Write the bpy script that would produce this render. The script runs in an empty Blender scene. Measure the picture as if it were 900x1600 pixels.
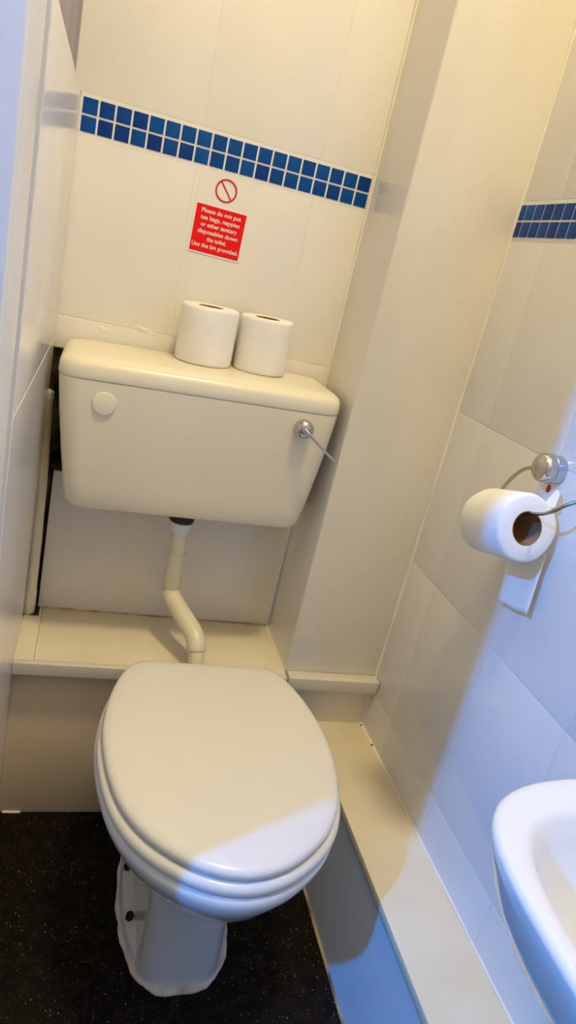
import bpy, bmesh, math, random
from mathutils import Vector, Matrix
R = math.radians
rnd = random.Random(7)
SC = bpy.context.scene
COL = SC.collection

# ------------------------------------------------------------------ helpers
def new_mat(name, color, rough=0.5, metal=0.0, spec=0.5, ior=1.45, coat=0.0):
    m = bpy.data.materials.new(name); m.use_nodes = True
    b = m.node_tree.nodes['Principled BSDF']
    b.inputs['Base Color'].default_value = (*color, 1)
    b.inputs['Roughness'].default_value = rough
    b.inputs['Metallic'].default_value = metal
    b.inputs['IOR'].default_value = ior
    b.inputs['Specular IOR Level'].default_value = spec
    b.inputs['Coat Weight'].default_value = coat
    return m

def vary(m, c1, c2, scale=8.0, detail=4.0, lo=0.4, hi=0.6, stretch=(1, 1, 1), bump=0.0, bscale=60.0, bdist=0.001):
    """procedural mottling between two colours (+ optional bump), in object space"""
    nt = m.node_tree; N = nt.nodes; L = nt.links; b = N['Principled BSDF']
    tc = N.new('ShaderNodeTexCoord'); mp = N.new('ShaderNodeMapping')
    mp.inputs['Scale'].default_value = stretch
    L.new(tc.outputs['Object'], mp.inputs['Vector'])
    nz = N.new('ShaderNodeTexNoise'); nz.inputs['Scale'].default_value = scale; nz.inputs['Detail'].default_value = detail
    L.new(mp.outputs['Vector'], nz.inputs['Vector'])
    cr = N.new('ShaderNodeValToRGB')
    cr.color_ramp.elements[0].position = lo; cr.color_ramp.elements[1].position = hi
    cr.color_ramp.elements[0].color = (*c1, 1); cr.color_ramp.elements[1].color = (*c2, 1)
    L.new(nz.outputs['Fac'], cr.inputs['Fac']); L.new(cr.outputs['Color'], b.inputs['Base Color'])
    if bump:
        n2 = N.new('ShaderNodeTexNoise'); n2.inputs['Scale'].default_value = bscale; n2.inputs['Detail'].default_value = 3
        L.new(mp.outputs['Vector'], n2.inputs['Vector'])
        bp = N.new('ShaderNodeBump'); bp.inputs['Strength'].default_value = bump; bp.inputs['Distance'].default_value = bdist
        L.new(n2.outputs['Fac'], bp.inputs['Height']); L.new(bp.outputs['Normal'], b.inputs['Normal'])
    return m

def link(o, parent=None):
    COL.objects.link(o)
    if parent is not None: o.parent = parent
    return o

def finish(name, bm, mats, parent=None, smooth=True, angle=38, fix=True):
    if fix: bmesh.ops.recalc_face_normals(bm, faces=bm.faces[:])
    me = bpy.data.meshes.new(name); bm.to_mesh(me); bm.free()
    for m in (mats if isinstance(mats, (list, tuple)) else [mats]): me.materials.append(m)
    if smooth:
        for p in me.polygons: p.use_smooth = True
        me.set_sharp_from_angle(angle=R(angle))
    return link(bpy.data.objects.new(name, me), parent)

def tag(o, label=None, cat=None, group=None, kind=None):
    if label: o['label'] = label
    if cat: o['category'] = cat
    if group: o['group'] = group
    if kind: o['kind'] = kind
    return o

def empty(name, loc=(0, 0, 0), rot=(0, 0, 0)):
    o = bpy.data.objects.new(name, None); o.location = loc; o.rotation_euler = rot; o.empty_display_size = .05
    return link(o)

def box(bm, lo, hi, bevel=0.0, seg=2, mi=0):
    vs = [bm.verts.new((x, y, z)) for x in (lo[0], hi[0]) for y in (lo[1], hi[1]) for z in (lo[2], hi[2])]
    F = [(0, 1, 3, 2), (4, 6, 7, 5), (0, 4, 5, 1), (2, 3, 7, 6), (0, 2, 6, 4), (1, 5, 7, 3)]
    fs = [bm.faces.new([vs[i] for i in f]) for f in F]
    for f in fs: f.material_index = mi
    bmesh.ops.recalc_face_normals(bm, faces=fs)
    if bevel:
        es = list({e for f in fs for e in f.edges})
        r = bmesh.ops.bevel(bm, geom=es, offset=bevel, segments=seg, affect='EDGES', profile=.5)
        for f in r['faces']: f.material_index = mi
    return vs

def loft(bm, rings, cap0=True, cap1=True, mi=0, closed=True):
    vr = [[bm.verts.new(p) for p in r] for r in rings]
    n = len(vr[0])
    for a, b in zip(vr, vr[1:]):
        for i in range(n if closed else n - 1):
            j = (i + 1) % n
            f = bm.faces.new((a[i], a[j], b[j], b[i])); f.material_index = mi
    if cap0: bm.faces.new(vr[0][::-1]).material_index = mi
    if cap1: bm.faces.new(vr[-1]).material_index = mi
    return vr

def lathe(bm, prof, n=48, axis='Z', origin=(0, 0, 0), mi=0, cap=True):
    """prof: list of (r, h). axis: direction of h."""
    rings = []
    for r, h in prof:
        ring = []
        for i in range(n):
            a = 2 * math.pi * i / n; c, s = r * math.cos(a), r * math.sin(a)
            p = {'Z': (c, s, h), 'Y': (c, h, s), 'X': (h, c, s)}[axis]
            ring.append((p[0] + origin[0], p[1] + origin[1], p[2] + origin[2]))
        rings.append(ring)
    return loft(bm, rings, cap, cap, mi)

def catmull(pts, n, closed=False):
    P = [Vector(p) for p in pts]; m = len(P); out = []
    segs = m if closed else m - 1
    dense = []
    for s in range(segs):
        if closed: p0, p1, p2, p3 = P[(s - 1) % m], P[s], P[(s + 1) % m], P[(s + 2) % m]
        else: p0, p1, p2, p3 = P[max(s - 1, 0)], P[s], P[s + 1], P[min(s + 2, m - 1)]
        for k in range(24):
            t = k / 24
            dense.append(.5 * ((2 * p1) + (p2 - p0) * t + (2 * p0 - 5 * p1 + 4 * p2 - p3) * t * t + (3 * p1 - p0 - 3 * p2 + p3) * t ** 3))
    dense.append(P[0] if closed else P[-1])
    L = [0]
    for a, b in zip(dense, dense[1:]): L.append(L[-1] + (b - a).length)
    tot = L[-1]; k = 0
    for i in range(n if closed else n):
        d = tot * i / (n if closed else n - 1)
        while k < len(L) - 2 and L[k + 1] < d: k += 1
        u = 0 if L[k + 1] == L[k] else (d - L[k]) / (L[k + 1] - L[k])
        out.append(dense[k].lerp(dense[k + 1], min(max(u, 0), 1)))
    return out

def tube(bm, pts, rad, n=20, mi=0, caps=True):
    """pts: list of Vectors; rad: float or list"""
    pts = [Vector(p) for p in pts]; rings = []; up = None
    for i, p in enumerate(pts):
        t = (pts[min(i + 1, len(pts) - 1)] - pts[max(i - 1, 0)]).normalized()
        if up is None:
            up = t.orthogonal().normalized()
        up = (up - t * up.dot(t)).normalized(); sd = t.cross(up)
        r = rad[i] if isinstance(rad, (list, tuple)) else rad
        rings.append([p + r * (math.cos(2 * math.pi * k / n) * up + math.sin(2 * math.pi * k / n) * sd) for k in range(n)])
    return loft(bm, rings, caps, caps, mi)

def prism(bm, poly, axis, a, b, mi=0):
    """extrude a 2D polygon; axis 'X': (y,z), 'Y': (x,z), 'Z': (x,y)"""
    def P(p, h): return {'X': (h, p[0], p[1]), 'Y': (p[0], h, p[1]), 'Z': (p[0], p[1], h)}[axis]
    return loft(bm, [[P(p, a) for p in poly], [P(p, b) for p in poly]], mi=mi)

# ------------------------------------------------------------------ materials
M = {}
M['tile'] = new_mat('white_glazed_tile', (.80, .77, .71), .10, spec=.42)
vary(M['tile'], (.79, .76, .70), (.83, .80, .75), 5, 3, .35, .65, bump=.10, bscale=9, bdist=.002)
M['tileleft'] = new_mat('white_glazed_wall_tile', (.84, .81, .77), .15, spec=.30)
vary(M['tileleft'], (.84, .81, .77), (.87, .84, .80), 5, 3, .35, .65, bump=.12, bscale=9, bdist=.002)
M['grout'] = vary(new_mat('cream_grout', (.80, .75, .64), .75), (.85, .81, .73), (.79, .73, .62), 14, 4, .35, .7, bump=.2, bscale=400)
M['paint'] = vary(new_mat('cream_satin_paint', (.82, .77, .66), .38), (.84, .79, .69), (.77, .71, .59), 7, 5, .35, .7, (1, 1, .5), .12, 35, .001)
M['ledgepaint'] = vary(new_mat('yellowed_gloss_paint', (.80, .71, .54), .32), (.83, .75, .58), (.74, .64, .46), 6, 5, .35, .7, bump=.08, bscale=40)
M['riser'] = vary(new_mat('grubby_cream_panel', (.82, .70, .52), .45), (.84, .72, .55), (.77, .62, .44), 5, 5, .3, .75)
M['panel'] = vary(new_mat('grey_white_panel', (.80, .77, .71), .30), (.82, .79, .73), (.77, .73, .65), 4, 3, .3, .7)
M['nosing'] = vary(new_mat('pale_nosing_strip', (.68, .63, .56), .35), (.70, .655, .585), (.65, .60, .52), 9, 3, .35, .7)
M['plaster'] = vary(new_mat('bare_grey_plaster', (.36, .35, .36), .85), (.40, .38, .39), (.29, .28, .29), 10, 6, .3, .7, (1, 1, .4), .5, 45, .003)
M['rubble'] = vary(new_mat('rough_brown_masonry', (.30, .20, .11), .95), (.48, .34, .18), (.05, .03, .02), 18, 8, .35, .62, bump=1, bscale=60, bdist=.01)
M['mould'] = vary(new_mat('brown_stained_sealant', (.45, .30, .14), .6), (.60, .45, .24), (.16, .09, .04), 22, 5, .4, .7)
M['ceil'] = new_mat('white_ceiling_paint', (.82, .78, .70), .8)
M['ceramic'] = new_mat('white_ceramic', (.76, .755, .74), .08, spec=.5, coat=.15)
M['lidplastic'] = new_mat('white_seat_plastic', (.78, .75, .70), .22, spec=.45)
M['cistern'] = vary(new_mat('yellowed_cistern_plastic', (.80, .74, .58), .24), (.81, .755, .60), (.79, .725, .565), 3, 2, .4, .6)
M['pipe'] = vary(new_mat('cream_plastic_pipe', (.76, .70, .52), .30), (.78, .72, .55), (.72, .65, .46), 9, 4, .35, .7)
M['nut'] = new_mat('pale_grey_nut', (.72, .74, .70), .35)
M['black'] = new_mat('black_rubber', (.01, .01, .011), .45)
M['chrome'] = new_mat('worn_chrome', (.58, .57, .56), .20, 1.0)
M['wire'] = new_mat('steel_wire', (.42, .38, .33), .28, 1.0)
M['paper'] = vary(new_mat('white_tissue', (.86, .84, .79), .95, spec=.1), (.87, .85, .81), (.83, .81, .76), 40, 3, .3, .7, bump=.25, bscale=260, bdist=.001)
M['card'] = vary(new_mat('brown_cardboard', (.33, .19, .10), .85, spec=.1), (.37, .22, .12), (.28, .15, .08), 30, 3)
M['red'] = new_mat('sign_red', (.82, .006, .003), .45, spec=.25)
M['signwhite'] = new_mat('sign_white', (.86, .82, .76), .35)
M['signclear'] = new_mat('sign_backing', (.84, .81, .76), .25)
M['redspot'] = new_mat('dark_red_paint', (.45, .01, .02), .35)
M['filler'] = vary(new_mat('old_white_sealant', (.80, .74, .64), .7), (.84, .79, .70), (.50, .42, .31), 26, 5, .42, .75, bump=.5, bscale=90, bdist=.003)
M['shade_and_dirt'] = new_mat('painted_shade_and_dirt', (.03, .018, .01), .9)  # dark colour for painted gap shade as well as mould dirt
M['frame'] = vary(new_mat('cream_door_paint', (.80, .76, .66), .30), (.82, .78, .68), (.77, .72, .61), 6, 3, .35, .7)
M['framewhite'] = new_mat('white_door_paint', (.80, .80, .80), .35)

# blue glass mosaic: colour varies from tile to tile (Object position -> cell noise)
m = new_mat('blue_glass_mosaic', (.004, .06, .30), .15, spec=.22); M['mosaic'] = m
nt = m.node_tree; N = nt.nodes; L = nt.links
at = N.new('ShaderNodeAttribute'); at.attribute_name = 'shade'
cr = N.new('ShaderNodeValToRGB')
cr.color_ramp.elements[0].color = (.001, .028, .22, 1); cr.color_ramp.elements[1].color = (.001, .115, .46, 1)
L.new(at.outputs['Fac'], cr.inputs['Fac'])
tc = N.new('ShaderNodeTexCoord'); nz = N.new('ShaderNodeTexNoise'); nz.inputs['Scale'].default_value = 90
L.new(tc.outputs['Object'], nz.inputs['Vector'])
mx = N.new('ShaderNodeMix'); mx.data_type = 'RGBA'; mx.blend_type = 'MULTIPLY'; mx.inputs[0].default_value = .35
L.new(cr.outputs['Color'], mx.inputs[6]); L.new(nz.outputs['Fac'], mx.inputs[7])
L.new(mx.outputs[2], N['Principled BSDF'].inputs['Base Color'])

# black speckled vinyl
m = new_mat('black_speckled_vinyl', (.012, .009, .008), .5, spec=.18); M['vinyl'] = m
nt = m.node_tree; N = nt.nodes; L = nt.links; b = N['Principled BSDF']
tc = N.new('ShaderNodeTexCoord')
def speck(scale, th, th2):
    v = N.new('ShaderNodeTexVoronoi'); v.inputs['Scale'].default_value = scale
    L.new(tc.outputs['Object'], v.inputs['Vector'])
    r = N.new('ShaderNodeValToRGB'); r.color_ramp.elements[0].position = th; r.color_ramp.elements[1].position = th2
    r.color_ramp.elements[0].color = (1, 1, 1, 1); r.color_ramp.elements[1].color = (0, 0, 0, 1)
    L.new(v.outputs['Distance'], r.inputs['Fac'])
    sep = N.new('ShaderNodeSeparateColor'); L.new(v.outputs['Color'], sep.inputs['Color'])
    g = N.new('ShaderNodeMath'); g.operation = 'GREATER_THAN'; g.inputs[1].default_value = .66
    L.new(sep.outputs[0], g.inputs[0])
    mu = N.new('ShaderNodeMath'); mu.operation = 'MULTIPLY'
    L.new(r.outputs['Color'], mu.inputs[0]); L.new(g.outputs[0], mu.inputs[1])
    m2 = N.new('ShaderNodeMath'); m2.operation = 'MULTIPLY'
    L.new(mu.outputs[0], m2.inputs[0]); L.new(sep.outputs[1], m2.inputs[1])
    return m2
s1 = speck(170, .10, .20); s2 = speck(420, .16, .28)
ad = N.new('ShaderNodeMath'); ad.operation = 'MAXIMUM'; L.new(s1.outputs[0], ad.inputs[0])
h = N.new('ShaderNodeMath'); h.operation = 'MULTIPLY'; h.inputs[1].default_value = .45
L.new(s2.outputs[0], h.inputs[0]); L.new(h.outputs[0], ad.inputs[1])
nz = N.new('ShaderNodeTexNoise'); nz.inputs['Scale'].default_value = 45; nz.inputs['Detail'].default_value = 5
L.new(tc.outputs['Object'], nz.inputs['Vector'])
c0 = N.new('ShaderNodeValToRGB'); c0.color_ramp.elements[0].position = .4; c0.color_ramp.elements[1].position = .72
c0.color_ramp.elements[0].color = (.003, .0018, .0014, 1); c0.color_ramp.elements[1].color = (.016, .008, .005, 1)
L.new(nz.outputs['Fac'], c0.inputs['Fac'])
mx = N.new('ShaderNodeMix'); mx.data_type = 'RGBA'
L.new(ad.outputs[0], mx.inputs[0]); L.new(c0.outputs['Color'], mx.inputs[6]); mx.inputs[7].default_value = (.45, .40, .34, 1)
L.new(mx.outputs[2], b.inputs['Base Color'])

# ------------------------------------------------------------------ measurements (metres)
XA, D, W = .4808, .166, .670          # alcove width, column depth, right wall
H1, DL = .350, .190                   # ledge behind the pan
H2, X2, YR = .2393, .5553, .157       # low boxing by the right wall; riser plane
ZB, ZT = 1.1732, 1.2236               # mosaic band
ZC = 2.92; YF = -1.62

# ------------------------------------------------------------------ tiled walls
def tiled(bm, us, vs, to3, skip=lambda u0, u1, v0, v1: False, gap=.0018, th=.006, grout_at=.0007):
    """tile faces with small rounded edges over a grout bed. to3(u,v,d): d = depth behind the tile face"""
    e = .0016
    for u0, u1 in zip(us, us[1:]):
        for v0, v1 in zip(vs, vs[1:]):
            if skip(u0, u1, v0, v1): continue
            g = gap / 2
            a0, a1, b0, b1 = u0 + g, u1 - g, v0 + g, v1 - g
            rings = []
            for d, ins in ((th, 0), (.0009, 0), (.00025, .0004), (0, e)):
                rings.append([to3(a0 + ins, b0 + ins, d), to3(a1 - ins, b0 + ins, d), to3(a1 - ins, b1 - ins, d), to3(a0 + ins, b1 - ins, d)])
            loft(bm, rings, cap0=False, cap1=True, mi=0)
            q = [bm.verts.new(to3(x, y, grout_at)) for x, y in ((u0, v0), (u1, v0), (u1, v1), (u0, v1))]
            bm.faces.new(q).material_index = 1

VS = [.845, .8986, ZB - .003, ZT + .003, 1.508, 1.793, 2.078, 2.363, 2.648, ZC]
# back wall: tiled upper part, rough brown recess below it
bm = bmesh.new()
us = [-.012, 0.182, .382, XA]
back = lambda u, v, d: (u, d, v)
tiled(bm, us, VS, back, skip=lambda u0, u1, v0, v1: abs(v0 - (ZB - .003)) < 1e-4)
box(bm, (-.06, .004, .845), (W + .1, .066, ZC + .05), mi=1)
wb = finish('wall_back', bm, [M['tile'], M['grout']])
tag(wb, 'cream glazed tile wall behind the cistern, cut off at its foot', 'wall', kind='structure')
# chips in the glaze along the row of cut tiles
bm = bmesh.new()
for (x, z, r, h) in ((.075, .889, .011, .0045), (.139, .902, .012, .004), (.155, .8975, .009, .003), (.05, .849, .008, .002)):
    ring = []
    for k in range(14):
        a = 2 * math.pi * k / 14; q = 1 + .25 * math.sin(3 * a + x * 90)
        ring.append((x + r * q * math.cos(a), -.0003, z + h * q * math.sin(a) - (.15 * (r * math.cos(a)))))
    loft(bm, [ring, [(.5 * p[0] + .5 * x, -.0010, .5 * p[2] + .5 * z) for p in ring]], cap0=False)
finish('glaze_chip', bm, M['signwhite'], wb)

bm = bmesh.new()
box(bm, (-.05, .05, .20), (XA, .066, .845), mi=0)
for f in bm.faces[:]: pass
rb = finish('wall_recess', bm, M['rubble'])
bmx = bmesh.new(); bmx.from_mesh(rb.data)
bmesh.ops.subdivide_edges(bmx, edges=bmx.edges[:], cuts=24, use_grid_fill=True)
for v in bmx.verts:
    if v.co.y < .055: v.co.y += rnd.uniform(-.006, .004)
bmx.to_mesh(rb.data); bmx.free()
tag(rb, 'rough brown broken masonry showing beside the cistern', 'wall', kind='structure')

# lower back panel
bm = bmesh.new()
box(bm, (.0225, 0, H1 - .002), (XA, .012, .628), bevel=.0015)
box(bm, (.019, .012, H1 - .002), (.034, .03, .62), mi=1)  # dark strip behind the edge, shade of the slot painted as colour
pn = finish('wall_panel', bm, [M['panel'], M['shade_and_dirt']])
tag(pn, 'flat grey-white panel between the ledge and the cistern', 'wall panel', kind='structure')
bm = bmesh.new()
box(bm, (.014, -.0005, .630), (XA, .03, .640), bevel=.002)
finish('top_batten', bm, M['shade_and_dirt'], pn)

# left wall: tiles up to the top of the mosaic, rough grey plaster above; slanted rear edge low down
bm = bmesh.new()
left = lambda u, v, d: (-d, u, v)
def yedge(z): return 0.0 if z >= .85 else -.043 * (.85 - z) / .5
usl = [-.655, -.001]
tiled(bm, usl, [.862, ZT - .002], left, gap=.0014)
# lower tiles follow the slanted edge
zz = [0.0, .862]
for v0, v1 in zip(zz, zz[1:]):
    for i, (u0, u1) in enumerate(zip(usl, usl[1:])):
        g = .0008
        def P(u, v, d, last):
            if last: u = u + min(0, -.043 * (.862 - v) / .5)
            return (-d, u, v)
        l = (i == len(usl) - 2)
        loft(bm, [[P(u0 + g, v0 + g, d, 0), P(u1 - g, v0 + g, d, l), P(u1 - g, v1 - g, d, l), P(u0 + g, v1 - g, d, 0)] for d in (.006, .0006, 0)], cap0=False)
        q = [bm.verts.new(P(*t)) for t in ((u0, v0, .0008, 0), (u1, v0, .0008, l), (u1, v1, .0008, l), (u0, v1, .0008, 0))]
        bm.faces.new(q).material_index = 1
poly = [(-.66, 0), (yedge(0) - .002, 0), (yedge(.5) - .002, .5), (-.002, .85), (-.002, ZT), (-.66, ZT)]
prism(bm, poly, 'X', -.010, -.0015, mi=1)
wl = finish('wall_left', bm, [M['tileleft'], M['grout']])
tag(wl, 'glossy white tiled wall beside the cistern, tiles stopping at mosaic height', 'wall', kind='structure')
bm = bmesh.new()
box(bm, (-.06, -.70, ZT - .004), (-.012, .004, ZC))
pw = finish('upper_plaster', bm, M['plaster'], wl)
bm = bmesh.new()
box(bm, (-.06, -.66, 0), (-.011, -.12, ZT - .003))
box(bm, (-.06, -.12, 0), (-.045, .05, ZT - .003), mi=1)
finish('rough_backing', bm, [M['grout'], M['rubble']], wl)
# left wall past the doorway, and over its head
bm = bmesh.new()
box(bm, (-.06, YF - .05, 0), (-.0, -1.53, ZC))
box(bm, (-.06, -1.53, 2.02), (-.0, -.70, ZC))
finish('doorway_wall', bm, M['paint'], wl)

# right wall
bm = bmesh.new()
right = lambda u, v, d: (W + d, u, v)
usr = sorted([-D + .003, YF] + [-.2655 - .192 * k for k in range(7)])
vsr = [0.03, .3198, .6047, .8896, ZB - .003, ZT + .003, 1.508, 1.793, 2.078, 2.363, 2.648, ZC]
tiled(bm, usr, vsr, right, skip=lambda u0, u1, v0, v1: abs(v0 - (ZB - .003)) < 1e-4)
box(bm, (W + .0035, YF - .05, 0), (W + .06, .06, ZC), mi=1)
wr = finish('wall_right', bm, [M['tile'], M['grout']], fix=True)
tag(wr, 'white tiled wall carrying the roll holder and basin', 'wall', kind='structure')
bm = bmesh.new(); box(bm, (-.06, YF - .05, 0), (W + .06, YF, ZC)); wf = finish('wall_front', bm, M['paint'])
tag(wf, 'plain painted wall behind the viewer', 'wall', kind='structure')
bm = bmesh.new(); box(bm, (-.06, YF - .05, ZC), (W + .06, .066, ZC + .05)); ce = finish('ceiling', bm, M['ceil'])
tag(ce, 'plain white ceiling of the small room', 'ceiling', kind='structure')
bm = bmesh.new(); box(bm, (-.06, YF - .05, -.04), (W + .06, .066, 0)); fl = finish('floor', bm, M['vinyl'])
tag(fl, 'black vinyl floor with pale specks', 'floor', kind='structure')
# hall floor outside the door
bm = bmesh.new(); box(bm, (-2.6, -3.0, -.05), (-.06, .2, -.005)); hf = finish('floor_hall', bm, M['vinyl'])
tag(hf, 'dark floor of the hall outside the doorway', 'floor', kind='structure')

# mosaic bands
def mosaic(name, u0, n, to3, ulen, first=None):
    bm = bmesh.new(); lay = bm.faces.layers.float.new('shade')
    p = .025; t = .0218
    cols = []
    u = u0
    if first: cols.append((u + .0012, u + first - .0018)); u += first
    for k in range(n):
        cols.append((u + (p - t) / 2, u + (p + t) / 2)); u += p
    for a, b in cols:
        for r in range(2):
            z0 = ZB + .0005 + r * p + (p - t) / 2 - .0005; z1 = z0 + t
            sh = min(1, max(0, rnd.gauss(.45, .16)))
            nf = len(bm.faces)
            rings = []
            for d, i in ((.003, 0), (-.0006, 0), (-.0012, .0006), (-.0013, .0014)):
                rings.append([to3(a + i, z0 + i, d), to3(b - i, z0 + i, d), to3(b - i, z1 - i, d), to3(a + i, z1 - i, d)])
            loft(bm, rings, cap0=False, mi=0)
            bm.faces.ensure_lookup_table()
            for f in bm.faces[nf:]: f[lay] = sh
    q = [bm.verts.new(to3(x, y, .0003)) for x, y in ((u0 - .002, ZB - .004), (u0 + ulen, ZB - .004), (u0 + ulen, ZT + .004), (u0 - .002, ZT + .004))]
    bm.faces.new(q).material_index = 1
    return finish(name, bm, [M['mosaic'], M['signwhite']])
t1 = mosaic('trim_1', .0015, 19, back, XA)
tag(t1, 'blue glass mosaic border across the wall above the red notice', 'tile border', kind='structure')
t2 = mosaic('trim_2', D, 52, lambda u, v, d: (W + d, -u, v), 1.45, first=.0185)
tag(t2, 'blue glass mosaic border high on the wall above the roll holder', 'tile border', kind='structure')
# sealant beads in the corners
def bead(name, pts, r, mat, parent):
    b2 = bmesh.new(); tube(b2, catmull(pts, 40), r, 8)
    for v in b2.verts: v.co += Vector((rnd.uniform(-1, 1), rnd.uniform(-1, 1), rnd.uniform(-1, 1))) * r * .18
    return finish(name, b2, mat, parent)
bead('corner_sealant', [(XA - .001, -.001, .845), (XA - .001, -.001, 1.3), (XA - .001, -.001, 2.9)], .0035, M['grout'], wb)
bead('corner_sealant', [(W - .001, -D - .001, .25), (W - .001, -D - .001, 1.2), (W - .001, -D - .001, 2.9)], .0030, M['grout'], wr)

# boxed column in the right corner
bm = bmesh.new()
box(bm, (XA, -D, 0), (W + .003, .004, ZC), bevel=.004, seg=3)
for f in bm.faces:
    if f.normal.x < -.8: f.material_index = 1
co = finish('column', bm, [M['paint'], M['tile']])
tag(co, 'cream boxed-in pipe column between the cistern and tiled wall', 'column', kind='structure')
# faint scuffs on the column front
bm = bmesh.new()
for (x, z, l, a) in ((.545, 1.150, .020, 85), (.552, .975, .022, 100), (.60, 1.24, .014, 70), (.615, 1.06, .03, 30)):
    dx, dz = math.cos(R(a)) * l / 2, math.sin(R(a)) * l / 2
    tube(bm, [(x - dx, -D + .0001, z - dz), (x, -D + .0001, z + .001), (x + dx, -D + .0001, z + dz)], .0004, 6)
finish('scuff', bm, vary(new_mat('grey_scuff', (.70, .65, .55), .6), (.74, .69, .59), (.66, .61, .51), 60), co)

# ledge behind the pan
lg = empty('ledge', (0, 0, 0))
tag(lg, 'cream boxed ledge running under the cistern behind the pan', 'ledge', kind='structure')
bm = bmesh.new(); box(bm, (.0325, -DL + .012, H1 - .018), (XA - .0005, .012, H1), bevel=.0012); finish('top_board', bm, M['ledgepaint'], lg)
bm = bmesh.new(); box(bm, (0.0, -DL + .012, H1 - .018), (.0322, .04, H1 - .0004), bevel=.0012); finish('top_board', bm, M['ledgepaint'], lg)
bm = bmesh.new(); box(bm, (0.0, -YR, 0), (W - .0005, -YR + .012, H1 - .018), bevel=.001); finish('riser', bm, M['riser'], lg)
bm = bmesh.new(); box(bm, (0.0, -DL, H1 - .0245), (XA + .0005, -DL + .0125, H1 + .0006), bevel=.0025, seg=3)
box(bm, (XA + .0035, -DL - .001, H1 - .026), (W - .0008, -D - .0003, H1 + .002), bevel=.003, seg=3)
finish('nosing', bm, M['nosing'], lg)
bm = bmesh.new(); box(bm, (.002, -YR - .0035, H1 - .0285), (XA, -YR + .002, H1 - .0245)); finish('under_nosing_strip', bm, M['riser'], lg)  # thin solid strip under the nosing, in the riser paint
bead('sealant_smear', [(.008, -YR - .001, .001), (.022, -YR - .0015, .0015), (.040, -YR - .001, .001)], .0022, M['signwhite'], lg)
bead('stained_sealant', [(.03, -.0008, H1), (.15, -.0012, H1), (.3, -.001, H1), (XA - .001, -.001, H1)], .0028, M['mould'], lg)
bead('stained_sealant', [(XA - .001, -.001, H1), (XA - .001, -.09, H1), (XA - .001, -D, H1)], .002, M['grout'], lg)

# low boxing along the right wall
lb = empty('low_boxing', (W, -.8, 0))
tag(lb, 'long low cream pipe boxing along the foot of tiled wall', 'pipe boxing', kind='structure')
bm = bmesh.new(); box(bm, (X2, YF, H2 - .018), (W - .0005, -YR - .0005, H2), bevel=.0015); finish('top_board', bm, M['ledgepaint'], lb).location = (-W, .8, 0)
bm = bmesh.new(); box(bm, (X2 + .002, YF, 0), (X2 + .014, -YR - .0005, H2 - .018)); finish('side_board', bm, M['framewhite'], lb).location = (-W, .8, 0)
b_ = bead('stained_sealant', [(W - .001, -YR - .002, H2), (W - .001, -.25, H2), (W - .001, -.5, H2), (W - .001, -1.5, H2)], .003, M['grout'], lb); b_.location = (-W, .8, 0)
bm = bmesh.new()
for (x, y, z, r) in ((W - .004, -YR - .004, H2 + .001, .0035), (W - .003, -.235, H2 + .001, .0025), (W - .004, -.175, H2 + .001, .002)):
    bmesh.ops.create_icosphere(bm, subdivisions=1, radius=r, matrix=Matrix.Translation((x, y, z)))
b_ = finish('mould_spot', bm, M['shade_and_dirt'], lb); b_.location = (-W, .8, 0)
b_ = bead('stained_sealant', [(X2 + .001, -YR - .003, .001), (X2 + .001, -.5, .001), (X2 + .001, -1.5, .001)], .003, M['mould'], lb); b_.location = (-W, .8, 0)

# ------------------------------------------------------------------ door frame on the left
df = empty('door_1', (0, -.74, 0)); tag(df, 'cream painted door frame edge of the open doorway', 'door frame', kind='structure')
def rel(o, root): o.location = -Vector(root.location); return o
bm = bmesh.new()
# rounded architrave in front of the wall, long vertical
prof = []
y0, y1 = -.7375, -.686
for k in range(17):
    a = math.pi * k / 16
    prof.append((-.003 + .0155 * math.sin(a) ** .5, y0 + (y1 - y0) * (1 - math.cos(a)) / 2))
prof = [(-.02, y0)] + prof + [(-.02, y1)]
loft(bm, [[(x, y, 0.0) for x, y in prof], [(x, y, 2.06) for x, y in prof]])
rel(finish('architrave', bm, M['frame'], df), df)
bm = bmesh.new(); prism(bm, [(-.001, -.660), (.0104, -.660), (.0106, -.652), (.004, -.615), (-.001, -.610)], 'Z', 0, ZT)
rel(finish('edge_trim', bm, M['framewhite'], df), df)
bm = bmesh.new(); box(bm, (-.20, -.756, 0), (.0078, -.738, 2.02), bevel=.0015); rel(finish('jamb', bm, M['framewhite'], df), df)
bm = bmesh.new(); box(bm, (-.20, -1.55, 0), (-.0, -1.53, 2.02), bevel=.002); rel(finish('jamb', bm, M['framewhite'], df), df)
bm = bmesh.new(); box(bm, (-.20, -1.55, 2.02), (-.006, -.70, 2.05), bevel=.002); rel(finish('head', bm, M['framewhite'], df), df)

# ------------------------------------------------------------------ toilet
CX = .3085
HALF = [(0, -.245), (.060, -.2452), (.106, -.246), (.130, -.266), (.1525, -.325), (.1640, -.39), (.166, -.435), (.1590, -.50), (.1420, -.56), (.112, -.608), (.0685, -.645), (.030, -.6625), (0, -.667)]
def outline(n=96):
    h = n // 2 + 1
    c = [(p.x, p.y) for p in catmull([(x, y, 0) for x, y in HALF], h)]
    c[0] = (0, -.245); c[-1] = (0, -.667)
    return [(x, y) for x, y in c] + [(-x, y) for x, y in c[-2:0:-1]]
OUT = outline()
YW = -.435
def ring(z, hw, yb, yf, sq=1.0, tw=0.0):
    """egg outline rescaled to half width hw, back yb, front yf"""
    r = []
    for x, y in OUT:
        u = x / .166
        if sq != 1.0: u = math.copysign(abs(u) ** sq, u)
        t = (y - YW) / (-.245 - YW) if y > YW else (YW - y) / (YW + .667)
        yw = (yb * (.667 - .435) + yf * (.435 - .245)) / (.667 - .245)
        yy = yw + (yb - yw) * t if y > YW else yw + (yf - yw) * t
        r.append((u * hw, yy, z))
    return r
toilet = empty('toilet', (CX, -.40, 0))
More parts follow.
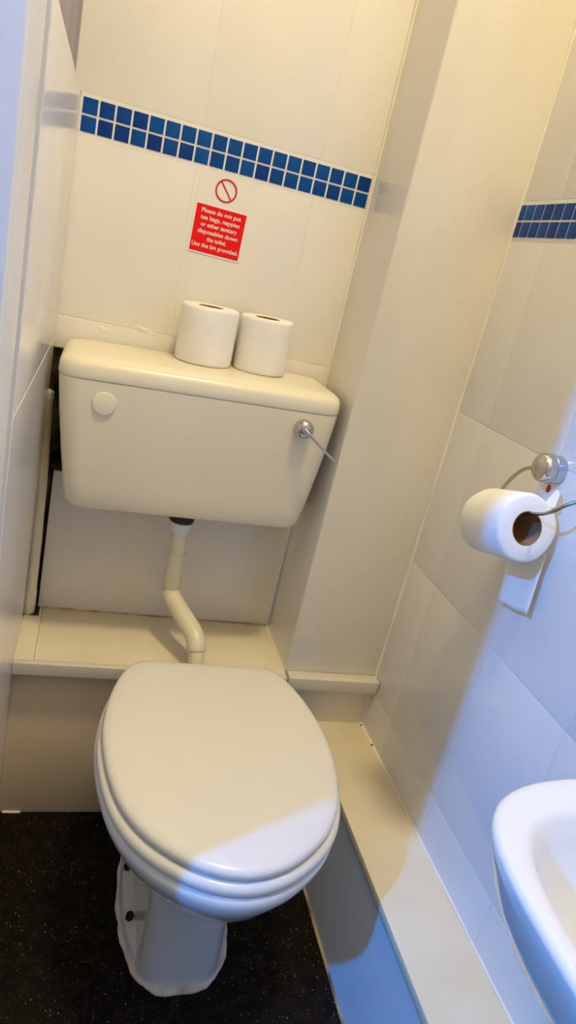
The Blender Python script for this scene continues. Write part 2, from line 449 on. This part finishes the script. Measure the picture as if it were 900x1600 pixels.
tag(toilet, 'white toilet pan with its rounded lid closed, on black floor', 'toilet')
def tl(o): o.location = (0, .40, 0); return o
# lid
bm = bmesh.new()
L_ = [(.3925, .1630, -.250, -.6640), (.3938, .1655, -.2468, -.6668), (.3985, .1672, -.2440, -.6685), (.4030, .1662, -.2450, -.6675), (.4062, .1630, -.2470, -.664), (.4082, .156, -.2515, -.657), (.4092, .140, -.265, -.640), (.4097, .09, -.31, -.58), (.41, .03, -.39, -.48)]
loft(bm, [ring(*a) for a in L_]); lid = tl(finish('lid', bm, M['lidplastic'], toilet, angle=60))
# seat
bm = bmesh.new()
S_ = [(.3725, .166, -.262, -.669), (.3745, .1700, -.260, -.6730), (.3790, .1720, -.259, -.6750), (.3850, .1715, -.258, -.6745), (.3885, .1690, -.258, -.672), (.3905, .1645, -.26, -.667)]
loft(bm, [ring(*a) for a in S_]); tl(finish('seat', bm, M['lidplastic'], toilet, angle=60))
for s in (-1, 1):
    bm = bmesh.new(); lathe(bm, [(.009, -.02), (.0105, -.018), (.0105, .018), (.009, .02)], 20, 'X', (s * .075, -.252, .383))
    tl(finish('hinge', bm, M['lidplastic'], toilet))
# bowl + pedestal, one body
bm = bmesh.new()
def column(z, hw, yb, yf, r):
    """straight-sided plan of the pedestal: parallel sides, rounded front"""
    half = [(0, yb, 0), (hw * .7, yb, 0), (hw, yb - .02, 0)] + [(hw, yb - .02 + (yf + r - yb + .02) * k / 8, 0) for k in range(1, 9)]
    half += [(hw - r + r * math.cos(R(a)), yf + r - r * math.sin(R(a)), 0) for a in range(10, 91, 10)] + [((hw - r) * (1 - k / 4), yf - .004 * k / 4, 0) for k in range(1, 5)]
    c = [(p.x, p.y) for p in catmull(half, len(OUT) // 2 + 1)]
    return [(x, y, z) for x, y in c] + [(-x, y, z) for x, y in c[-2:0:-1]]
def mix(a, b, t): return [tuple(p * (1 - t) + q * t for p, q in zip(u, v)) for u, v in zip(a, b)]
rings = [column(z, hw, -.20, yf, .036) for z, hw, yf in ((0, .0655, -.510), (.004, .0665, -.511), (.03, .0650, -.509), (.07, .0630, -.506), (.11, .0615, -.503), (.14, .0610, -.503))]
for z, hw, yb, yf, t in ((.16, .064, -.20, -.512, .15), (.178, .070, -.203, -.522, .38), (.197, .080, -.207, -.538, .65), (.218, .0955, -.213, -.560, .9)):
    rings.append(mix(column(z, .0620, -.20, -.506, .036), ring(z, hw, yb, yf), t))
B_ = [(.245, .1180, -.22, -.594), (.275, .1370, -.224, -.624), (.305, .1525, -.227, -.6475), (.33, .1640, -.229, -.663), (.347, .1705, -.23, -.673), (.358, .1735, -.23, -.677), (.366, .1735, -.23, -.677), (.371, .1710, -.232, -.6745), (.3735, .166, -.236, -.668)]
loft(bm, rings + [ring(*a) for a in B_]); tl(finish('bowl', bm, M['ceramic'], toilet, angle=60))
bm = bmesh.new(); box(bm, (-.11, -.262, .345), (.11, -.226, .373), bevel=.008, seg=3)
tl(finish('rear_shelf', bm, M['ceramic'], toilet))
bm = bmesh.new(); lathe(bm, [(.0190, -.240), (.0190, -.2255), (.0175, -.2235)], 28, 'Y', (-.006, 0, .322)); tl(finish('inlet_spigot', bm, M['ceramic'], toilet))
# foot flange
bm = bmesh.new()
loft(bm, [ring(z, hw, yb, yf, .6) for z, hw, yb, yf in ((0.002, .0890, -.235, -.508), (.010, .0885, -.236, -.507), (.018, .085, -.24, -.504), (.024, .069, -.245, -.500))])
tl(finish('foot', bm, M['ceramic'], toilet))
for (x, y) in ((-.0755, -.307), (-.0745, -.405)):
    bm = bmesh.new(); lathe(bm, [(.0070, 0), (.0070, .006), (.0055, .009), (.002, .0095)], 20, 'Z', (x, y, .0205)); tl(finish('bolt_cap', bm, M['black'], toilet))
bm = bmesh.new(); box(bm, (-.0665, -.414, .0238), (-.0565, -.400, .0256), bevel=.0008)
tl(tag(finish('grey_smear', bm, new_mat('grey_smear', (.30, .25, .25), .7), toilet)))
# ragged ring of old sealant where the vinyl was cut round the foot
bm = bmesh.new()
lo_, hi_ = [], []
for i, (p, q) in enumerate(zip(ring(.0005, .0935, -.225, -.525, .66), ring(.005, .0865, -.232, -.514, .66))):
    j = .0012 * math.sin(i * .9) + .001 * math.sin(i * .37 + 1) + rnd.uniform(-.0010, .0010)
    n = Vector((p[0], p[1] + .36, 0)).normalized()
    lo_.append((p[0] + n.x * j, p[1] + n.y * j, .0003)); hi_.append((q[0] + n.x * j * .7, q[1] + n.y * j * .7, .0065 + rnd.uniform(-.001, .001)))
loft(bm, [lo_, [(p[0], p[1], .004) for p in lo_], hi_]); tl(tag(finish('sealant', bm, M['filler'], toilet, smooth=False), 'ragged old white sealant'))

# ------------------------------------------------------------------ cistern
cis = empty('cistern', (.2475, -.001, .6235), (0, R(-1.3), 0))
tag(cis, 'low-level cream plastic cistern on the tiled wall with chrome lever', 'cistern')
def rrect(z, w, d, r, y0=0.0, n=10, rb=.006):
    """rounded rectangle, back edge at y0, front at -d"""
    pts = []
    for cx, cy, a0, rr in ((w - r, -d + r, -90, r), (w - rb, y0 - rb, 0, rb), (-w + rb, y0 - rb, 90, rb), (-w + r, -d + r, 180, r)):
        for k in range(n + 1):
            a = R(a0 + 90 * k / n); pts.append((cx + rr * math.cos(a), cy + rr * math.sin(a), z))
    return pts
bm = bmesh.new()
T_ = [(.000, .183, .136, .018), (.0015, .191, .145, .022), (.006, .1965, .1505, .026), (.014, .2000, .1545, .030), (.04, .2045, .1590, .032), (.10, .2125, .1650, .034), (.16, .2195, .1690, .034), (.205, .2235, .1712, .034), (.2150, .2240, .1716, .034)]
loft(bm, [rrect(z, w, d, r, -.004) for z, w, d, r in T_]); finish('tank', bm, M['cistern'], cis, angle=60)
bm = bmesh.new()
K_ = [(.2155, .2236, .1713, .034), (.2166, .2245, .1722, .036), (.219, .2255, .1730, .037), (.234, .2245, .1722, .037), (.2405, .2220, .169, .037), (.2450, .2160, .163, .037), (.2475, .208, .155, .036), (.2490, .188, .140, .033), (.2498, .12, .10, .03)]
loft(bm, [rrect(z, w, d, r, -.002 - max(0, (z - .2375)) * .4) for z, w, d, r in K_]); clid = finish('lid', bm, M['cistern'], cis, angle=60)
# blanking cap left, lever right
bm = bmesh.new(); lathe(bm, [(.0175, -.1665), (.0178, -.171), (.0168, -.1738), (.013, -.1746), (.004, -.1748)], 36, 'Y', (-.1540, 0, .183))
finish('blanking_cap', bm, M['cistern'], cis)
bm = bmesh.new(); lathe(bm, [(.0152, -.168), (.0155, -.178), (.0148, -.184), (.0120, -.1885), (.007, -.1905), (.002, -.191)], 32, 'Y', (.1605, 0, .190))
lev = finish('flush_lever', bm, M['chrome'], cis)
bm = bmesh.new(); tube(bm, catmull([(.1585, -.188, .1925), (.168, -.1945, .185), (.187, -.201, .170), (.207, -.206, .155), (.2185, -.2085, .1475)], 24), [.0027 - .0009 * i / 23 for i in range(24)], 12)
finish('lever_arm', bm, M['chrome'], lev)
bm = bmesh.new(); lathe(bm, [(.0028, -.1855), (.0028, -.189)], 12, 'Y', (.154, 0, .182)); finish('grub_screw', bm, M['black'], lev)

# ------------------------------------------------------------------ flush pipe
fp = empty('flush_pipe', (.25, -.085, .36)); tag(fp, 'cream cranked flush pipe dropping from the cistern to the pan', 'flush pipe')
def fr(o): return rel(o, fp)
PX, PY = .2500, -.088
bm = bmesh.new(); lathe(bm, [(.019, .628), (.0215, .626), (.0225, .618), (.0225, .610), (.0205, .607)], 36, 'Z', (PX - .001, PY, -.010)); fr(tag(finish('black_washer', bm, M['black'], fp), 'black rubber washer'))
bm = bmesh.new(); lathe(bm, [(.017, .597), (.0200, .5955), (.0204, .580), (.0190, .5765), (.014, .576)], 36, 'Z', (PX, PY, 0)); fr(finish('nut', bm, M['nut'], fp))
path = [(PX, PY, .59), (PX + .001, PY, .55), (PX + .0025, PY, .50), (PX + .0035, PY, .470), (PX + .0050, PY - .004, .453), (PX + .0100, PY - .014, .444), (PX + .022, PY - .036, .434), (PX + .036, PY - .060, .423), (PX + .0465, PY - .080, .413), (PX + .0510, PY - .0950, .400), (PX + .0520, PY - .1080, .378), (PX + .0520, PY - .1180, .352), (PX + .052, PY - .1195, .33)]
bm = bmesh.new(); tube(bm, catmull(path, 80), .0142, 28); fr(finish('pipe', bm, M['pipe'], fp))
bm = bmesh.new(); cp = catmull(path, 80)
el = [p for p in cp if p.z < .4615 and p.z > .392]
tube(bm, el, [.0160 if k in (0, len(el) - 1) else .0172 for k in range(len(el))], 28); fr(finish('elbow', bm, M['pipe'], fp))
bm = bmesh.new(); lathe(bm, [(.0145, .534), (.0163, .533), (.0168, .530), (.0170, .466), (.0158, .4635)], 32, 'Z', (PX + .0022, PY, 0)); fr(finish('socket', bm, M['pipe'], fp))

# overflow pipe in the corner
op = empty('overflow_pipe', (.0062, -.020, H1)); tag(op, 'thin cream pipe rising from the ledge in the dark corner slot', 'pipe')
bm = bmesh.new(); tube(bm, [(0, 0, .045), (-.0005, .003, .12), (-.003, .012, .25), (-.0085, .021, .38), (-.0095, .022, .405)], .0118, 20); finish('pipe', bm, M['pipe'], op)
bm = bmesh.new(); lathe(bm, [(.0120, 0), (.0126, .001), (.0129, .046), (.0120, .048)], 24, 'Z'); finish('socket', bm, M['pipe'], op)
bm = bmesh.new(); lathe(bm, [(.010, .404), (.013, .406), (.013, .418), (.008, .421)], 20, 'Z', (-.0095, .022, 0)); finish('pipe_cap', bm, M['nut'], op)
bm = bmesh.new()
box(bm, (-.018, -.012, -.0002), (.0205, .024, .0012)); finish('painted_hole', bm, M['shade_and_dirt'], op)  # flat plate on the ledge, darkness of a hole painted as its colour

# ------------------------------------------------------------------ toilet rolls
def roll_mesh(bm, r, ri, h, n=64, wob=.0006, axis='Z'):
    prof = [(ri, .001), (r - .004, 0), (r - .001, .002), (r, .006), (r, h * .33), (r, h * .66), (r, h - .006), (r - .001, h - .002), (r - .004, h), (ri, h - .001)]
    rings = []
    for k, (q, z) in enumerate(prof):
        rg = []
        for i in range(n):
            a = 2 * math.pi * i / n
            w = 1 + (wob / r) * (math.sin(3 * a + k * .6) + .6 * math.sin(5 * a + 1)) if q > ri else 1
            rg.append((q * w * math.cos(a), q * w * math.sin(a), z) if axis == 'Z' else (q * w * math.cos(a), z, q * w * math.sin(a)))
        rings.append(rg)
    vr = loft(bm, rings, False, False)
    a, b = vr[-1], vr[0]
    for i in range(n):
        j = (i + 1) % n; bm.faces.new((a[i], a[j], b[j], b[i]))
def core_mesh(bm, ri, h, axis='Z', t=.0012):
    n = 40; prof = [(ri - .0001, 0.001), (ri - .0001, h - .001), (ri - t, h - .001), (ri - t, .001)]
    rings = []
    for q, z in prof:
        rings.append([(q * math.cos(2 * math.pi * i / n), q * math.sin(2 * math.pi * i / n), z) if axis == 'Z' else (q * math.cos(2 * math.pi * i / n), z, q * math.sin(2 * math.pi * i / n)) for i in range(n)])
    vr = loft(bm, rings, False, False)
    a, b = vr[-1], vr[0]
    for i in range(n):
        j = (i + 1) % n; bm.faces.new((a[i], a[j], b[j], b[i]))
TB = .6235
def on_lid(xl, yl):  # top of the cistern lid in world space
    v = Matrix.Rotation(R(-1.3), 4, 'Y') @ Vector((xl, yl, .2499)); return v + Vector((.2475, -.001, TB))
proto = None
for (x, y, r, h, tilt, lab) in ((.2465, -.0510, .0475, .0930, -1.3, 'plain white toilet roll on the cistern lid, nearer the blanking cap'),
                                (.3450, -.0500, .0450, .0915, -1.9, 'plain white toilet roll on the cistern lid, nearer the chrome lever')):
    o = empty('toilet_roll'); p = on_lid(x - .2475, y); o.location = p; o.rotation_euler = (0, R(tilt), R(25 if r > .045 else 70))
    o.rotation_mode = 'XYZ'
    M3 = Matrix.Rotation(R(tilt), 3, 'Y') @ Matrix.Rotation(R(25 if r > .045 else 70), 3, 'Z'); o.rotation_euler = M3.to_euler()
    tag(o, lab, 'toilet roll', 'spare toilet rolls on the cistern')
    bm = bmesh.new(); roll_mesh(bm, r, .021, h); finish('tissue', bm, M['paper'], o, angle=50)
    bm = bmesh.new(); core_mesh(bm, .021, h); finish('cardboard_core', bm, M['card'], o)

# roll hanging on the wall holder
RC = Vector((.6125, -.4345, .789))
hr = empty('toilet_roll', RC); hr.rotation_euler = (R(-16.5), 0, R(2.0))
tag(hr, 'part-used white toilet roll hanging on the wire holder, sheet trailing', 'toilet roll')
RR, RI, RH = .0450, .0225, .090
bm = bmesh.new(); roll_mesh(bm, RR, RI, RH, axis='Y', wob=.0008)
for v in bm.verts: v.co.y -= RH
finish('tissue', bm, M['paper'], hr, angle=50)
bm = bmesh.new(); core_mesh(bm, RI, RH, 'Y')
for v in bm.verts: v.co.y -= RH
finish('cardboard_core', bm, M['card'], hr)
# hanging sheet leaves the back of the roll next to the wall
bm = bmesh.new()
rows = []
pathz = [(.0447, .0, .0), (.0445, -.02, 0), (.0440, -.045, 0), (.0430, -.07, 0), (.0420, -.088, 0), (.0410, -.115, .001)]
pts = catmull([(x, 0, z) for x, z, _ in pathz], 18)
for i, p in enumerate(pts):
    t = i / 17
    rows.append([(p.x + .0025 * math.sin(u * 3.0 + .4) * t, -.004 + .020 * t - u * (RH - .010 - .012 * t) - .012 * t, p.z + .003 * t * (.5 - u) + .0012 * math.sin(u * 9) * t) for u in [k / 12 for k in range(13)]])
loft(bm, rows, False, False, closed=False)
sh = finish('hanging_sheet', bm, M['paper'], hr)
so = sh.modifiers.new('s', 'SOLIDIFY'); so.thickness = .0006
# torn tail standing up between roll and wall
bm = bmesh.new()
rows = []
for i in range(9):
    t = i / 8; w = 1 - .55 * t
    rows.append([(.034 + .008 * t + .002 * math.sin(3 * u), -.066 - .026 * w * u - .010 * t, 0.030 + .020 * t + .004 * t * math.sin(4 * u)) for u in [k / 6 for k in range(7)]])
loft(bm, rows, False, False, closed=False)
so = finish('torn_tail', bm, M['paper'], hr).modifiers.new('s', 'SOLIDIFY'); so.thickness = .0006

# holder
th = empty('toilet_roll_holder', (W, -.468, .884)); tag(th, 'chrome wall-mounted wire toilet roll holder with round mount', 'toilet roll holder')
def hl(o): return rel(o, th)
bm = bmesh.new(); lathe(bm, [(.0185, .0005), (.0195, -.002), (.0195, -.024), (.0188, -.0275), (.0165, -.0305), (.010, -.032), (.003, -.0324)], 40, 'X', (W, -.468, .884)); hl(finish('mount', bm, M['chrome'], th))
bm = bmesh.new(); lathe(bm, [(.0196, -.0155), (.0200, -.0148), (.0196, -.014)], 40, 'X', (W, -.468, .884)); hl(finish('mount_ring', bm, M['wire'], th))
wire = [(.642, -.455, .879), (.637, -.440, .870), (.632, -.427, .850), (.628, -.418, .826), (.622, -.417, .810), (.617, -.4345, .8070), (.6165, -.46, .8155), (.6160, -.50, .8290), (.6165, -.532, .8395), (.617, -.552, .851), (.625, -.563, .865), (.637, -.572, .875), (.646, -.585, .877)]
bm = bmesh.new(); tube(bm, catmull(wire, 90), .0024, 12); hl(finish('wire_arm', bm, M['wire'], th))

bm = bmesh.new()
bmesh.ops.create_icosphere(bm, subdivisions=3, radius=.0052, matrix=Matrix.Translation((W - .0004, -.462, .8555)) @ Matrix.Diagonal((.22, .8, 1.15, 1)))
tag(finish('paint_drip', bm, M['redspot']), 'small dark red paint drip on the tile below the holder mount', 'paint drip')

# ------------------------------------------------------------------ basin
bs = empty('basin', (W, -1.03, .68)); tag(bs, 'small white ceramic hand basin fixed to the tiled wall', 'basin')
def sup(cx, cy, a, b, n, z, N_=96):
    r = []
    for i in range(N_):
        t = 2 * math.pi * i / N_; c, s = math.cos(t), math.sin(t)
        r.append((cx - a * math.copysign(abs(c) ** (2 / n), c), cy + b * math.copysign(abs(s) ** (2 / n), s), z))
    return r
def clampw(r): return [(min(x, W - .0006), y, z) for x, y, z in r]
bm = bmesh.new()
O = [(.545, .14, .11), (.555, .182, .150), (.58, .220, .184), (.605, .2425, .2020), (.635, .2580, .2145), (.658, .2655, .2205), (.6740, .2705, .2240), (.6775, .2698, .2234), (.6800, .2675, .2215), (.6812, .2645, .2190), (.6818, .260, .215)]
rings = [clampw(sup(W, -1.035, a, b, 4.7, z)) for z, a, b in O]
I = [(.6812, .1220, .184), (.6792, .1180, .180), (.675, .1145, .1765), (.66, .108, .170), (.63, .098, .157), (.60, .078, .13), (.578, .050, .09), (.570, .018, .03)]
rings += [sup(.536, -1.035, a, b, 3.6, z) for z, a, b in I]
loft(bm, rings); rel(finish('bowl', bm, M['ceramic'], bs, angle=70), bs)
bm = bmesh.new(); lathe(bm, [(.018, .569), (.019, .572), (.016, .5735), (.004, .572)], 28, 'Z', (.536, -1.035, 0)); rel(finish('waste', bm, M['chrome'], bs), bs)
bm = bmesh.new()
lathe(bm, [(.017, .679), (.017, .70), (.012, .706), (.012, .745), (.019, .749), (.019, .765), (.012, .770)], 24, 'Z', (.644, -1.10, 0))
tube(bm, [(.644, -1.10, .722), (.60, -1.095, .735), (.575, -1.09, .722), (.572, -1.09, .712)], .008, 14)
rel(finish('tap', bm, M['chrome'], bs), bs)

# ------------------------------------------------------------------ warning notice
sg = empty('warning_sign', (.236, -.0004, 1.104), (0, R(1.2), 0)); tag(sg, 'red and clear sticker notice on the tiles under the mosaic border', 'sign')
bm = bmesh.new(); box(bm, (-.0455, -.0004, -.062), (.0455, 0, .064), bevel=.00015, seg=1); finish('backing', bm, M['signclear'], sg)
bm = bmesh.new(); box(bm, (-.0440, -.0007, -.0625), (.0430, -.0003, .0150)); finish('white_border', bm, M['signwhite'], sg)
bm = bmesh.new(); box(bm, (-.0422, -.0010, -.0600), (.0412, -.0005, .0130)); finish('red_panel', bm, M['red'], sg)
bm = bmesh.new()
n = 48; ro, ri = .0180, .0152; cz = .0408
for y in (-.0010,):
    o_ = [bm.verts.new((ro * math.cos(2 * math.pi * i / n), y, cz + ro * math.sin(2 * math.pi * i / n))) for i in range(n)]
    i_ = [bm.verts.new((ri * math.cos(2 * math.pi * i / n), y, cz + ri * math.sin(2 * math.pi * i / n))) for i in range(n)]
    for i in range(n):
        j = (i + 1) % n; bm.faces.new((o_[i], o_[j], i_[j], i_[i]))
a = R(-50); dx, dz = math.cos(a), math.sin(a); nx, nz_ = -dz * .0012, dx * .0012
bm.faces.new([bm.verts.new((sx * dx * .0160 + s2 * nx, -.00095, cz + sx * dz * .0160 + s2 * nz_)) for sx, s2 in ((-1, -1), (1, -1), (1, 1), (-1, 1))])
finish('prohibition_symbol', bm, new_mat('symbol_red', (.62, .015, .02), .35), sg, smooth=False)
LINES = ['Please do not put', 'tea bags, nappies', 'or other sanitary', 'disposables down', 'the toilet.', 'Use the bin provided.']
dep = None
txt_mat = new_mat('letter_white', (.86, .80, .76), .4)
bmT = bmesh.new()
for i, t in enumerate(LINES):
    cu = bpy.data.curves.new('lettering', 'FONT'); cu.body = t; cu.align_x = 'CENTER'; cu.size = .0094; cu.offset = .00014; cu.resolution_u = 3
    o = bpy.data.objects.new('lettering_tmp', cu); COL.objects.link(o)
    bpy.context.view_layer.update()
    me = o.evaluated_get(bpy.context.evaluated_depsgraph_get()).to_mesh()
    mm = Matrix.Translation((0 if i < 5 else -.0005, -.00115, .0016 - i * .0107)) @ Matrix.Rotation(R(90), 4, 'X')
    b2 = bmesh.new(); b2.from_mesh(me)
    xs = [v.co.x for v in b2.verts]; wd = max(xs) - min(xs)
    bmesh.ops.scale(b2, vec=((.0660, .0660, .0610, .0670, .0330, .0785)[i] / wd, 1, 1), verts=b2.verts[:])
    mid = (max(v.co.x for v in b2.verts) + min(v.co.x for v in b2.verts)) / 2
    for v in b2.verts: v.co.x -= mid
    bmesh.ops.transform(b2, matrix=mm, verts=b2.verts[:])
    tmp = bpy.data.meshes.new('t'); b2.to_mesh(tmp); b2.free(); bmT.from_mesh(tmp); bpy.data.meshes.remove(tmp)
    o.to_mesh_clear(); bpy.data.objects.remove(o); bpy.data.curves.remove(cu)
finish('lettering', bmT, txt_mat, sg, smooth=False, fix=False)

# ------------------------------------------------------------------ lights
def area(name, loc, target, size, power, col, size_y=None, shape='DISK'):
    l = bpy.data.lights.new(name, 'AREA'); l.shape = shape if size_y is None else ('ELLIPSE' if shape == 'DISK' else 'RECTANGLE')
    l.size = size
    if size_y: l.size_y = size_y
    l.energy = power; l.color = col
    o = bpy.data.objects.new(name, l); COL.objects.link(o); o.location = loc
    o.rotation_euler = (Vector(target) - Vector(loc)).to_track_quat('-Z', 'Y').to_euler(); return o
area('ceiling_lamp', (.36, -.92, 2.86), (.33, -.75, 0), .26, 22.8, (1, .84, .48))
area('hall_lamp', (-1.6, -1.50, 2.15), (.67, -.45, .7), .08, 66, (.0, .265, 1.0))  # cold blue lamp in the hall, out of view past the doorway
w = bpy.data.worlds.new('World'); SC.world = w; w.use_nodes = True
w.node_tree.nodes['Background'].inputs['Color'].default_value = (.50, .70, 1.0, 1)
w.node_tree.nodes['Background'].inputs['Strength'].default_value = .42

# ------------------------------------------------------------------ camera
cx, cy, cz_, pit, yaw, roll, f = .0669848, -1.2383637, 1.0536711, -.330510, .312873, .234438, 1086.6917
fw = Vector((math.sin(yaw) * math.cos(pit), math.cos(yaw) * math.cos(pit), math.sin(pit)))
r0 = Vector((math.cos(yaw), -math.sin(yaw), 0)); u0 = r0.cross(fw)
c, s = math.cos(roll), math.sin(roll)
rt, up = c * r0 + s * u0, -s * r0 + c * u0
cam = bpy.data.cameras.new('camera'); co_ = bpy.data.objects.new('camera', cam); COL.objects.link(co_)
cam.sensor_fit = 'VERTICAL'; cam.sensor_height = 24; cam.sensor_width = 13.5; cam.lens = 24 * f / 1600; cam.clip_start = .01
mat = Matrix((rt, up, -fw)).transposed().to_4x4(); mat.translation = (cx, cy, cz_)
co_.matrix_world = mat
SC.camera = co_
SC.view_settings.view_transform = 'Standard'; SC.view_settings.look = 'None'; SC.view_settings.gamma = 1
SC.view_settings.use_curve_mapping = False
SC.view_settings.exposure = 0.0
SC.cycles.max_bounces = 10; SC.cycles.diffuse_bounces = 6
SC.cycles.use_denoising = True
